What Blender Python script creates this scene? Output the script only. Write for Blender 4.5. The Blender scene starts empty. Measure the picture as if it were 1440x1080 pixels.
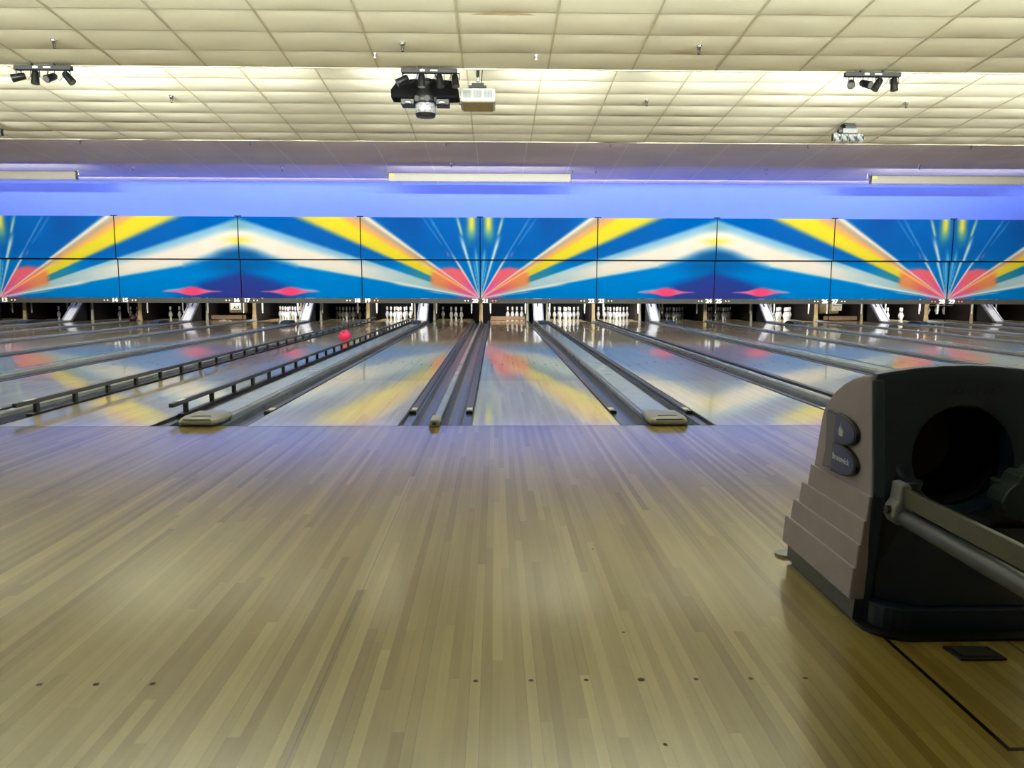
import bpy, bmesh, math, random
from math import pi, sin, cos, hypot, atan2, radians, floor, sqrt, exp
from mathutils import Vector, Matrix, Euler
random.seed(7)
S = bpy.context.scene
C = S.collection

# ------------------------------------------------------------------ helpers
def lin(c):
    return tuple((v/12.92 if v <= .04045 else ((v+.055)/1.055)**2.4) for v in [x/255. for x in c])

class MB:
    """collects shapes; build() links them as one mesh object"""
    def __init__(s): s.v = []; s.f = []; s.m = []
    def face(s, idx, m=0): s.f.append(tuple(idx)); s.m.append(m)
    def poly(s, pts, m=0):
        b = len(s.v); s.v += [tuple(p) for p in pts]; s.face(range(b, b+len(pts)), m)
    def box(s, x0, x1, y0, y1, z0, z1, m=0):
        b = len(s.v)
        s.v += [(x, y, z) for x in (x0, x1) for y in (y0, y1) for z in (z0, z1)]
        for q in ((0,1,3,2),(4,6,7,5),(0,4,5,1),(2,3,7,6),(0,2,6,4),(1,5,7,3)): s.face([b+i for i in q], m)
        return s
    def loft(s, rings, m=0, closed=True, caps=True):
        b = len(s.v); n = len(rings[0])
        for r in rings: s.v += [tuple(p) for p in r]
        for i in range(len(rings)-1):
            for j in range(n if closed else n-1):
                k = (j+1) % n
                s.face((b+i*n+j, b+i*n+k, b+(i+1)*n+k, b+(i+1)*n+j), m)
        if caps and closed:
            s.face([b+j for j in reversed(range(n))], m); s.face([b+(len(rings)-1)*n+j for j in range(n)], m)
        return s
    def prism(s, pts, axis, a, c, m=0):
        """pts in the two other axes (cyclic order kept), extruded along axis a..c"""
        def put(p, t):
            return {'x': (t, p[0], p[1]), 'y': (p[0], t, p[1]), 'z': (p[0], p[1], t)}[axis]
        return s.loft([[put(p, a) for p in pts], [put(p, c) for p in pts]], m)
    def tube(s, pts, r, n=10, m=0):
        pts = [Vector(p) for p in pts]; rings = []
        for i, p in enumerate(pts):
            d = (pts[min(i+1, len(pts)-1)] - pts[max(i-1, 0)]).normalized()
            u = d.cross(Vector((0, 0, 1)) if abs(d.z) < .9 else Vector((1, 0, 0))).normalized(); w = u.cross(d)
            rr = r[i] if isinstance(r, (list, tuple)) else r
            rings.append([p + (u*cos(2*pi*k/n) + w*sin(2*pi*k/n))*rr for k in range(n)])
        return s.loft(rings, m)
    def lathe(s, prof, c=(0,0,0), n=20, m=0):
        return s.loft([[(c[0]+r*cos(2*pi*k/n), c[1]+r*sin(2*pi*k/n), c[2]+z) for k in range(n)] for r, z in prof], m)
    def mesh(s, name, mats, smooth=False):
        me = bpy.data.meshes.new(name); me.from_pydata(s.v, [], s.f)
        for m in (mats if isinstance(mats, (list, tuple)) else [mats]): me.materials.append(m)
        me.polygons.foreach_set('material_index', s.m)
        bm = bmesh.new(); bm.from_mesh(me); bmesh.ops.recalc_face_normals(bm, faces=bm.faces); bm.to_mesh(me); bm.free()
        if smooth:
            me.polygons.foreach_set('use_smooth', [True]*len(me.polygons))
            me.set_sharp_from_angle(angle=radians(40))
        me.update(); return me
    def build(s, name, mats, parent=None, smooth=False, bevel=0, loc=None):
        o = bpy.data.objects.new(name, s.mesh(name, mats, smooth)); C.objects.link(o)
        if parent: o.parent = parent
        if loc: o.location = loc
        if bevel:
            b = o.modifiers.new('bevel', 'BEVEL'); b.width = bevel; b.segments = 2; b.limit_method = 'ANGLE'; b.angle_limit = radians(35)
        return o

def tag(o, label=None, cat=None, group=None, kind=None):
    if label: o['label'] = label
    if cat: o['category'] = cat
    if group: o['group'] = group
    if kind: o['kind'] = kind
    return o
_ONES = 'zero one two three four five six seven eight nine ten eleven twelve thirteen fourteen fifteen sixteen seventeen eighteen nineteen'.split()
def word(n): return _ONES[n] if n < 20 else ('twenty' if n < 30 else 'thirty') + ('-'+_ONES[n % 10] if n % 10 else '')
def empty(name, loc, label, cat, group=None, rz=0):
    o = bpy.data.objects.new(name, None); C.objects.link(o); o.location = loc; o.rotation_euler = (0, 0, rz)
    o.empty_display_size = .1
    return tag(o, label, cat, group)
def dup(o, loc, label, group=None, parent=None):
    c = o.copy(); C.objects.link(c); c.parent = parent
    if loc is not None: c.location = loc
    if label: c['label'] = label
    if group: c['group'] = group
    for ch in list(o.children): dup(ch, None, None, None, c)
    return c
def txt(body, size, extr, mat, name, parent=None, mtx=None, bold=0., sx=1., align='CENTER'):
    cu = bpy.data.curves.new(name, 'FONT'); cu.body = body; cu.size = size; cu.extrude = extr; cu.offset = bold*.35 if bold > .003 else bold
    cu.align_x = align; cu.align_y = 'CENTER'; cu.resolution_u = 4
    o = bpy.data.objects.new(name, cu); C.objects.link(o)
    dg = bpy.context.evaluated_depsgraph_get(); dg.update()
    me = bpy.data.meshes.new_from_object(o.evaluated_get(dg)); bpy.data.objects.remove(o)
    if bold > .003:                                       # heavier strokes: the outline laid down again, shifted a little
        bm = bmesh.new(); bm.from_mesh(me)
        src = list(bm.verts)+list(bm.edges)+list(bm.faces)
        for dx in (-bold, bold):
            g = bmesh.ops.duplicate(bm, geom=src)['geom']
            bmesh.ops.translate(bm, vec=(dx, 0, .0006 if dx > 0 else .0003), verts=[q for q in g if isinstance(q, bmesh.types.BMVert)])
        bm.to_mesh(me); bm.free()
    if sx != 1: me.transform(Matrix.Diagonal((sx, 1, 1, 1)))
    me.materials.clear(); me.materials.append(mat)
    t = bpy.data.objects.new(name, me); C.objects.link(t)
    if parent: t.parent = parent
    if mtx is not None: t.matrix_local = mtx
    return t

# ------------------------------------------------------------------ materials
class NT:
    def __init__(s, name):
        s.mat = bpy.data.materials.new(name); s.mat.use_nodes = True; s.nt = s.mat.node_tree
        s.b = s.nt.nodes['Principled BSDF']
    def n(s, t, **kw):
        x = s.nt.nodes.new(t)
        for k, v in kw.items(): setattr(x, k, v)
        return x
    def l(s, a, b): s.nt.links.new(a, b)
    def put(s, sock, v):
        if isinstance(v, bpy.types.NodeSocket): s.l(v, sock)
        else: sock.default_value = v
    def m(s, op, a, b=0., c=None):
        x = s.n('ShaderNodeMath', operation=op); s.put(x.inputs[0], a); s.put(x.inputs[1], b)
        if c is not None: s.put(x.inputs[2], c)
        return x.outputs[0]
    def mix(s, f, a, b, mode='MIX'):
        x = s.n('ShaderNodeMix', data_type='RGBA', blend_type=mode)
        s.put(x.inputs[0], f); s.put(x.inputs[6], a); s.put(x.inputs[7], b); return x.outputs[2]
    def noise(s, vec, scale, detail=3., rough=.5):
        x = s.n('ShaderNodeTexNoise'); s.put(x.inputs['Vector'], vec); x.inputs['Scale'].default_value = scale
        x.inputs['Detail'].default_value = detail; x.inputs['Roughness'].default_value = rough; return x.outputs[0]
    def ramp(s, f, stops):
        x = s.n('ShaderNodeValToRGB'); e = x.color_ramp.elements
        while len(e) < len(stops): e.new(.5)
        for i, (p, c) in enumerate(stops): e[i].position = p; e[i].color = (*c, 1)
        s.put(x.inputs[0], f); return x.outputs[0]
    def xyz(s, v):
        x = s.n('ShaderNodeSeparateXYZ'); s.put(x.inputs[0], v); return x.outputs
    def vec(s, a, b, c):
        x = s.n('ShaderNodeCombineXYZ'); s.put(x.inputs[0], a); s.put(x.inputs[1], b); s.put(x.inputs[2], c); return x.outputs[0]

def mat(name, col, rough=.5, metal=0., spec=.5, coat=0., var=.06, scale=14., emit=None, estr=0., bump=0.):
    """plain surface with a little procedural mottling in tone and gloss"""
    t = NT(name); c = lin(col); b = t.b
    tc = t.n('ShaderNodeTexCoord').outputs['Object']
    nz = t.noise(tc, scale, 4)
    lo = tuple(max(0, x*(1-var*1.6)) for x in c); hi = tuple(min(1, x*(1+var*1.6)) for x in c)
    t.l(t.ramp(nz, [(.3, lo), (.7, hi)]), b.inputs['Base Color'])
    t.l(t.m('MULTIPLY_ADD', nz, .12*rough, rough*.94), b.inputs['Roughness'])
    b.inputs['Metallic'].default_value = metal; b.inputs['Specular IOR Level'].default_value = spec
    b.inputs['Coat Weight'].default_value = coat; b.inputs['Coat Roughness'].default_value = .05
    if emit: b.inputs['Emission Color'].default_value = (*lin(emit), 1); b.inputs['Emission Strength'].default_value = estr
    if bump:
        bp = t.n('ShaderNodeBump'); bp.inputs['Strength'].default_value = bump; bp.inputs['Distance'].default_value = .002
        t.l(t.noise(tc, scale*12, 2), bp.inputs['Height']); t.l(bp.outputs[0], b.inputs['Normal'])
    return t.mat

def wood_boards(name, tones, rough, bw=.0274, blen=.95, seam=.78, every=5, seam5=.45, marks=(), pine=None, grain=.1, blot=.12, coat=.8, ior=1.5):
    """strip flooring running along Y: every board its own tone, dark seams, butt joints, inlaid cross lines"""
    t = NT(name); b = t.b
    P = t.n('ShaderNodeNewGeometry').outputs['Position']; x, y, z = t.xyz(P)
    bx = t.m('DIVIDE', t.m('ADD', x, .05+bw/2), bw); i = t.m('FLOOR', bx); fx = t.m('FRACT', bx)
    w1 = t.n('ShaderNodeTexWhiteNoise', noise_dimensions='1D'); t.l(i, w1.inputs['W'])
    jy = t.m('DIVIDE', t.m('MULTIPLY_ADD', w1.outputs[0], 7.3, y), blen); j = t.m('FLOOR', jy); fy = t.m('FRACT', jy)
    w2 = t.n('ShaderNodeTexWhiteNoise', noise_dimensions='2D'); t.l(t.vec(i, j, 0.), w2.inputs['Vector'])
    col = t.ramp(w2.outputs[0], [(k/(len(tones)-1), lin(c)) for k, c in enumerate(tones)])
    g = t.noise(t.vec(t.m('MULTIPLY', x, 90.), t.m('MULTIPLY', y, 2.5), t.m('MULTIPLY', w2.outputs[0], 40.)), 1., 4)
    col = t.mix(1., col, t.ramp(g, [(.25, (1-grain,)*3), (.75, (1+grain*.4,)*3)]), 'MULTIPLY')
    bl = t.noise(t.vec(x, t.m('MULTIPLY', y, .6), 0.), 1.6, 2)
    col = t.mix(1., col, t.ramp(bl, [(.3, (1-blot, 1-blot*1.1, 1-blot*1.3)), (.7, (1, 1, 1))]), 'MULTIPLY')
    ex = t.m('MINIMUM', fx, t.m('SUBTRACT', 1., fx))                      # distance to board edge, 0..0.5
    s1 = t.m('LESS_THAN', ex, .018)
    col = t.mix(s1, col, t.mix(1., col, (seam,)*3+(1,), 'MULTIPLY'))
    if every:
        mod = t.m('FLOORED_MODULO', i, float(every)); s5 = t.m('MULTIPLY', t.m('LESS_THAN', mod, .5), t.m('LESS_THAN', ex, .035))
        col = t.mix(s5, col, t.mix(1., col, (seam5,)*3+(1,), 'MULTIPLY'))
    ey = t.m('MULTIPLY', t.m('MINIMUM', fy, t.m('SUBTRACT', 1., fy)), blen)
    col = t.mix(t.m('LESS_THAN', ey, .0008), col, t.mix(1., col, (.72,)*3+(1,), 'MULTIPLY'))
    if pine:
        f = t.m('GREATER_THAN', y, 2.67); col = t.mix(f, col, t.mix(1., col, (*pine, 1), 'MULTIPLY'))
    for ax, at, hw, lo, hi, k in marks:                                  # joints: axis, position, half width, extent, darkness
        a, o = (x, y) if ax == 'x' else (y, x)
        d = t.m('LESS_THAN', t.m('ABSOLUTE', t.m('SUBTRACT', a, at)), hw)
        d = t.m('MULTIPLY', d, t.m('MULTIPLY', t.m('GREATER_THAN', o, lo), t.m('LESS_THAN', o, hi)))
        col = t.mix(d, col, t.mix(1., col, (k,)*3+(1,), 'MULTIPLY'))
    t.l(col, b.inputs['Base Color'])
    t.l(t.m('MULTIPLY_ADD', w2.outputs[0], .08, .10), b.inputs['Specular IOR Level'])
    rn = t.noise(t.vec(t.m('MULTIPLY', x, 3.), t.m('MULTIPLY', y, .8), 0.), 1.5, 3)
    t.l(t.m('MULTIPLY_ADD', rn, .04, .275), b.inputs['Roughness'])
    bp = t.n('ShaderNodeBump'); bp.inputs['Strength'].default_value = .12; bp.inputs['Distance'].default_value = .0006
    t.l(t.m('ADD', t.m('MULTIPLY', g, .15), t.m('MULTIPLY', bl, .6)), bp.inputs['Height'])
    t.l(bp.outputs[0], b.inputs['Normal'])
    b.inputs['Coat Weight'].default_value = coat; b.inputs['Coat Roughness'].default_value = rough; b.inputs['Coat IOR'].default_value = ior
    return t.mat

approach_seams = [('y', -1.43, .0035, -2.6, .9, .82), ('y', -1.69, .004, -2.5, -1.95, .6), ('y', -1.68, .004, 1.2, 1.45, .6),
                  ('x', -.43, .002, -6., 0., .4), ('x', 1.09, .0025, -2.65, 0., .35), ('x', 1.09, .006, -3.87, -2.65, .02),
                  ('y', -3.87, .006, 1.084, 1.6, .02), ('x', 1.42, .004, -3.87, -2.7, .2), ('x', -2.13, .002, -6., 0., .5), ('x', 2.9, .002, -6., 0., .5)]
M = {}
M['approach'] = wood_boards('approach_maple', [(112,94,42),(126,109,52),(131,115,57),(137,122,63),(150,136,74)], .15, blen=1.5, coat=1., ior=1.56, marks=approach_seams, seam=.88, grain=.12)
M['lane'] = wood_boards('lane_maple', [(186,173,142),(194,182,152),(198,186,157),(205,194,166)], .06, coat=.82, ior=1.75, blen=1.5, every=0, seam=.8, pine=(.80,.71,.55), marks=[('y', 2.67, .012, -40., 40., .7)], blot=.08)
M['deck'] = mat('pin_deck_laminate', (214,196,150), .12)
M['dot'] = mat('inlaid_dark_dowel', (52,40,22), .6, spec=.1)
M['seam'] = mat('foul_line_strip', (70,62,58), .4)
def tile_mat(name, col, stain=False):
    t = NT(name); b = t.b; P = t.n('ShaderNodeNewGeometry').outputs['Position']; x, y, z = t.xyz(P)
    nz = t.noise(P, 90., 3); big = t.noise(P, .9, 2)
    c = lin(col); cc = t.ramp(nz, [(.35, tuple(v*.95 for v in c)), (.65, c)])
    cc = t.mix(1., cc, t.ramp(big, [(.3, (.93,.92,.9)), (.7, (1,1,1))]), 'MULTIPLY')
    if stain:   # one dried brown water mark along the edge of a single tile
        u = t.m('DIVIDE', t.m('SUBTRACT', x, .09), .40); wob = t.m('MULTIPLY', t.m('SUBTRACT', t.noise(P, 9., 2), .5), .03)
        top = t.m('MULTIPLY', t.m('SUBTRACT', 1., t.m('MULTIPLY', u, u)), .075)
        d = t.m('SUBTRACT', 4.455, t.m('ADD', y, wob))
        f = t.m('MULTIPLY', t.m('GREATER_THAN', d, 0.), t.m('LESS_THAN', d, top))
        cc = t.mix(t.m('MULTIPLY', f, .75), cc, (*lin((176,150,92)), 1))
    t.l(cc, b.inputs['Base Color']); b.inputs['Roughness'].default_value = .9; b.inputs['Specular IOR Level'].default_value = .1
    return t.mat
M['tile'] = tile_mat('cream_ceiling_tile', (243,240,220), True)
M['tee'] = mat('beige_ceiling_grid', (204,194,162), .6)
M['gtile'] = tile_mat('grey_ceiling_tile', (236,226,230))
M['gtee'] = mat('pale_ceiling_grid', (250,250,252), .6)
M['wall'] = mat('wall_blue_glow_tint', (84,110,204), .7, var=.02, scale=3)  # blue glow of the strip light is put into the wall colour too
M['beige'] = mat('beige_wall_paint', (214,204,176), .8, var=.03, scale=2)
M['dark'] = mat('dark_pit_paint', (26,24,24), .8)
M['black'] = mat('black_plastic', (12,13,15), .4)
M['matte'] = mat('black_powder_coat', (13,13,14), .55)
M['jet'] = mat('jet_black_paint', (5,5,6), .7, spec=.1)
M['rail'] = mat('dark_grey_rail', (46,46,47), .35)
M['gut'] = mat('grey_gutter_plastic', (78,82,90), .22, var=.1, scale=6)
M['cap'] = mat('grey_cap_plastic', (150,156,164), .16, var=.05, scale=5)
M['edge'] = mat('black_rubber_edge', (14,14,15), .5)
M['nose'] = mat('warm_grey_nose', (128,126,114), .35)
M['hump'] = mat('blue_black_hump', (36,46,62), .4)
M['tag'] = mat('cream_end_tag', (226,220,196), .4)
M['white'] = mat('white_sheet_metal', (232,232,230), .4, var=.04)
M['grey'] = mat('grey_painted_metal', (112,114,114), .45)
M['silver'] = mat('brushed_silver', (176,178,182), .3, .7)
M['chrome'] = mat('chrome', (225,226,230), .12, 1.)
M['pin'] = mat('white_pin_plastic', (240,240,238), .25, var=.02)
M['stripe'] = mat('dark_red_pin_stripe', (120,24,34), .3)
M['kick'] = mat('red_brown_kickback', (24,15,12), .6, var=.2)
M['post'] = mat('tan_wood_post', (158,136,98), .55, var=.15, scale=9)
M['gpost'] = mat('grey_metal_post', (150,144,128), .4, var=.1)
M['brown'] = mat('brown_sweep_board', (96,72,50), .55, var=.12)
M['tanbox'] = mat('tan_machine_cover', (150,136,98), .5, var=.08)
M['strip'] = mat('grey_number_strip', (56,55,52), .6)
M['num'] = mat('white_lettering', (244,244,240), .5, emit=(255,255,250), estr=.25)
M['lampw'] = mat('warm_lit_indicator', (240,225,190), .4, emit=(255,225,180), estr=.35)
M['lampr'] = mat('red_lit_indicator', (250,110,70), .4, emit=(255,80,45), estr=1.1)
M['lampo'] = mat('orange_lit_indicator', (250,150,80), .4, emit=(255,130,60), estr=.8)
M['taupe'] = mat('taupe_side_moulding', (142,135,146), .5, var=.04, bump=.15)
M['navy'] = mat('navy_black_shell', (18,33,50), .38, var=.08)
M['trim'] = mat('slate_blue_trim', (36,52,68), .45)
M['blue'] = mat('navy_blue_badge', (40,50,98), .35)
M['stem'] = mat('badge_grey', (92,86,92), .4)
M['badge_white'] = mat('badge_lettering', (176,190,190), .4)
M['relief'] = mat('dark_relief_lettering', (40,44,50), .5)
M['brkt'] = mat('grey_bracket_casting', (136,140,150), .4, var=.06)
M['olive'] = mat('olive_grey_rail', (70,72,60), .4, var=.06)
M['tube'] = mat('blue_grey_tube', (54,60,68), .45, var=.1)
M['green'] = mat('dark_green_pad', (52,66,64), .55)
M['pinkball'] = mat('pink_bowling_ball', (236,50,104), .14, var=.12, scale=8)
M['darkball'] = mat('dark_red_bowling_ball', (46,20,22), .12)
M['vent'] = mat('grey_blue_vent', (150,162,176), .5)
M['yellow'] = mat('yellow_sticker', (236,206,30), .5)
M['pwhite'] = mat('white_projector_case', (176,176,170), .45)
M['pvent'] = mat('grey_projector_vent', (96,106,116), .5)
M['cream'] = mat('cream_enamel', (128,124,116), .4, var=.02)
M['lens'] = mat('smoked_lens', (90,88,90), .15)
M['glass'] = mat('silvered_lens_ring', (206,208,222), .12, .6, var=.3, scale=30)
def art_mat():
    t = NT('printed_ray_artwork'); a = t.n('ShaderNodeVertexColor'); a.layer_name = 'art'
    P = t.n('ShaderNodeNewGeometry').outputs['Position']
    c = t.mix(1., a.outputs[0], t.ramp(t.noise(P, 3., 3), [(.3, (.96,.96,.96)), (.7, (1,1,1))]), 'MULTIPLY')
    t.l(c, t.b.inputs['Base Color']); t.b.inputs['Roughness'].default_value = .5; t.b.inputs['Specular IOR Level'].default_value = 0.
    return t.mat
M['art'] = art_mat()

# ------------------------------------------------------------------ lane layout (metres; Y=0 is the foul line, Y runs to the pins)
PITCH, N0, LW = 3.326, -.43, 1.053
NARROW, WIDE = .53, .69
KS = range(-4, 6)                                    # narrow divisions 12|13 ... 30|31
Nx = lambda k: N0 + PITCH*k
Wx = lambda k: Nx(k) + NARROW/2 + LW + WIDE/2        # wide division to the right of odd lane 21+2k
def lane_x(n):
    k = (n-20)//2
    return Nx(k) + (-1 if n % 2 == 0 else 1)*(NARROW/2 + LW/2)
LANES = list(range(12, 32))
YE = 18.0                                            # end of lane surface, pin deck beyond

# ------------------------------------------------------------------ setting: floor, ceiling, walls
mb = MB(); mb.box(-19, 19.5, -9, 0, -.1, 0)
dots = [(-.05+.1378*k, .009 if k == 3 else .0065) for k in range(7)] + [(-1.259+.1378*k, .0075) for k in range(-3, 4)] + [(lane_x(19)+.1378*k, .0075) for k in range(-3, 4)] + [(lane_x(22)+.1378*k, .0075) for k in range(-3, 4)]
for x, r in dots:
    mb.poly([(x+r*cos(a*pi/8), -3.565+r*sin(a*pi/8), .0004) for a in range(16)], 1)
for x, y in ((.363, -3.30), (.363, -3.84), (.363, -2.6)):
    mb.poly([(x+.005*cos(a*pi/8), y+.005*sin(a*pi/8), .0004) for a in range(16)], 1)
mb.poly([(-19, -.012, .0004), (19.5, -.012, .0004), (19.5, -.002, .0004), (-19, -.002, .0004)], 2)
fl = mb.build('floor', [M['approach'], M['dot'], M['seam']]); tag(fl, kind='structure')
tag(MB().box(-19, 19.5, 0.001, 21, -.24, -.14).build('floor', M['dark']), kind='structure')

TILE = 1.22; SLOPE = .0905
def ceil_z(y, k): return 4.58 - SLOPE*(y-(.89+5.38*k))
EDGES = [(-2, -9.0, -4.80), (-1, -4.80, .71), (0, .71, 6.22), (1, 6.22, 11.73), (2, 11.73, 17.85)]
def ceiling(k, y0, y1, sag, mt, mg):
    mb = MB(); rows = 9 if k < 2 else 10; rl = (5.51/9 if k > -2 else (y1-y0)/7)
    if k == -2: rows = 7
    NXs, NYs = (4, 6) if sag else (1, 1)
    c0, c1 = (-16, 16)
    for c in range(c0, c1):
        xa = .7535 + TILE*c - .0
        if xa < -19 or xa + TILE > 19.6: continue
        for r in range(rows):
            ya = y0 + rl*r; yb = min(ya+rl, y1)
            if yb - ya < .05: continue
            b = len(mb.v); g = .011; sg = sag*random.uniform(.45, 1.35)
            for iy in range(NYs+1):
                for ix in range(NXs+1):
                    u, v = ix/NXs, iy/NYs
                    x = xa+g+(TILE-2*g)*u; y = ya+g*.4+(yb-ya-g*.8)*v
                    mb.v.append((x, y, ceil_z(y, k)+.006 - sg*(4*v*(1-v))**.8*(4*u*(1-u))**.3))
            for iy in range(NYs):
                for ix in range(NXs):
                    q = b+iy*(NXs+1)+ix; mb.face((q, q+1, q+NXs+2, q+NXs+1), 0)
    xl, xr = .7535+TILE*-16, .7535+TILE*16
    for c in range(c0, c1+1):
        x = .7535+TILE*c
        if -19.2 < x < 19.7:
            mb.poly([(x-.012, y0, ceil_z(y0, k)), (x+.012, y0, ceil_z(y0, k)), (x+.012, y1, ceil_z(y1, k)), (x-.012, y1, ceil_z(y1, k))], 1)
    for r in range(rows+1):
        y = min(y0+rl*r, y1)
        mb.poly([(xl, y-.005, ceil_z(y-.005, k)), (xr, y-.005, ceil_z(y-.005, k)), (xr, y+.005, ceil_z(y+.005, k)), (xl, y+.005, ceil_z(y+.005, k))], 1)
    # deck above the tiles, so that the room is closed
    mb.poly([(xl, y0, ceil_z(y0, k)+.05), (xr, y0, ceil_z(y0, k)+.05), (xr, y1, ceil_z(y1, k)+.05), (xl, y1, ceil_z(y1, k)+.05)], 0)
    o = mb.build('ceiling', [mt, mg], smooth=False)
    me = o.data; me.polygons.foreach_set('use_smooth', [True]*len(me.polygons))
    return tag(o, kind='structure')
for k, y0, y1 in EDGES:
    ceiling(k, y0, y1, {0: .010, 1: .022}.get(k, 0), M['tile'] if k < 2 else M['gtile'], M['tee'] if k < 2 else M['gtee'])
for q, (k, y) in enumerate(((-1, -4.80), (0, .71), (1, 6.22), (2, 11.73))):
    tag(MB().box(-18.8, 19.5, y-.02, y+.012, ceil_z(y, k-1)-.003, ceil_z(y, k)+.05).build('trim_%d' % (q+1), M['tile'] if k < 2 else M['tile']), kind='structure')
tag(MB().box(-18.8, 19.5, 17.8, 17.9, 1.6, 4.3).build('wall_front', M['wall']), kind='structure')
tag(MB().box(-18.95, -18.8, -9, 21, -.2, 5.0).build('wall_left', M['beige']), kind='structure')
tag(MB().box(19.5, 19.65, -9, 21, -.2, 5.0).build('wall_right', M['beige']), kind='structure')
tag(MB().box(-19, 19.6, -9.1, -9, -.1, 5.0).build('wall_back', M['beige']), kind='structure')
tag(MB().box(-18.8, 19.5, 20.6, 20.7, -.2, 1.7).build('wall_pit', M['dark']), kind='structure')

# ------------------------------------------------------------------ lanes, gutters, dividers, rails
def side_word(n): return 'under number %s' % word(n)
lane0 = None
for n in LANES:
    lab = 'long glossy maple bowling lane leading to the pins under number %s' % word(n)
    if n == 19: lab = 'glossy maple bowling lane between the raised black bumper rails, under number nineteen'
    if lane0 is None:
        mb = MB(); mb.box(-LW/2, LW/2, .002, YE, -.05, 0)
        for q in range(-3, 4):                                    # seven inlaid aiming darts
            x = q*.137; y = 4.75-abs(q)*.16
            mb.poly([(x-.014, y-.09, .0004), (x+.014, y-.09, .0004), (x, y+.07, .0004)], 1)
        lane0 = mb.build('bowling_lane', [M['lane'], M['dot']], loc=(lane_x(n), 0, 0)); tag(lane0, lab, 'lane', 'bowling lanes')
        MB().box(-LW/2, LW/2, YE, 19.15, -.05, .001).build('pin_deck', M['deck'], lane0)
        MB().box(-LW/2-.012, -LW/2, .0, YE, -.06, -.002).box(LW/2, LW/2+.012, 0, YE, -.06, -.002).build('edge_strip', M['edge'], lane0)
    else: dup(lane0, (lane_x(n), 0, 0), lab)

GN, GW = .235, .215
def gutter_mesh(w, name):
    """local x = 0 at the lane edge, running outwards; flat ledge, trough, then up to the divider"""
    pr = [(.012, -.02), (.075, -.02)]
    for i in range(11):
        a = pi*i/10; pr.append((.082+(w-.091)*(1-cos(a))/2, -.022-.075*sin(a)**.8))
    pr.append((w-.003, -.008))
    mb = MB(); ys = (.001, 6.2, 12.4, 17.36)
    mb.loft([[(x, y, z) for x, z in pr] for y in ys], 0, closed=False)
    mb.loft([[(x, y, z-.012) for x, z in pr] for y in ys], 0, closed=False)
    for y in ys[1:3]: mb.loft([[(x, yy, z+.0012) for x, z in pr[2:-1]] for yy in (y-.004, y+.004)], 1, closed=False)   # joints between lengths
    return mb
gsrc = {}
for n in LANES:
    for sd in (-1, 1):
        narrow = (n % 2 == 0) == (sd == 1)
        key = narrow
        if key not in gsrc:
            gsrc[key] = gutter_mesh(GN if narrow else GW, 'gutter').mesh('gutter', [M['gut'], M['edge']], smooth=True)
        o = bpy.data.objects.new('gutter', gsrc[key]); C.objects.link(o)
        o.location = (lane_x(n)+sd*LW/2, 0, 0); o.scale = (sd, 1, 1)
        other = n+sd
        tag(o, 'dark grey %s gutter channel of lane %s, beside the %s' % ('right' if sd == 1 else 'left', word(n), 'thin divider' if narrow else 'wide grey return cap'), 'gutter', 'lane gutters')

# thin dividers and wide ball return caps, each with its end nose
nd0 = wc0 = None
for k in KS:
    n = 20+2*k
    lab = 'thin grey divider rail between the gutters of lanes %s and %s' % (word(n), word(n+1))
    if nd0 is None:
        mb = MB(); pr = [(-.028, -.06), (-.028, .018), (-.020, .032), (.020, .032), (.028, .018), (.028, -.06)]
        mb.loft([[(x, y, z) for x, z in pr] for y in (.12, 17.3)], 0)
        nd0 = mb.build('lane_divider', M['cap'], loc=(Nx(k), 0, 0), bevel=.004); tag(nd0, lab, 'divider', 'thin lane dividers')
        mb = MB(); mb.prism([(-.036, .004), (-.036, .03), (-.028, .05), (.028, .05), (.036, .03), (.036, .004)], 'y', -.06, .16)
        nn = mb.build('end_nose', M['nose'], nd0, bevel=.008)
        MB().box(-.014, .014, -.063, -.05, .014, .036).build('socket', M['black'], nn)
        MB().box(-.037, .037, -.066, .02, .001, .006).build('foot', M['edge'], nd0)
    else: dup(nd0, (Nx(k), 0, 0), lab)
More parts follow.
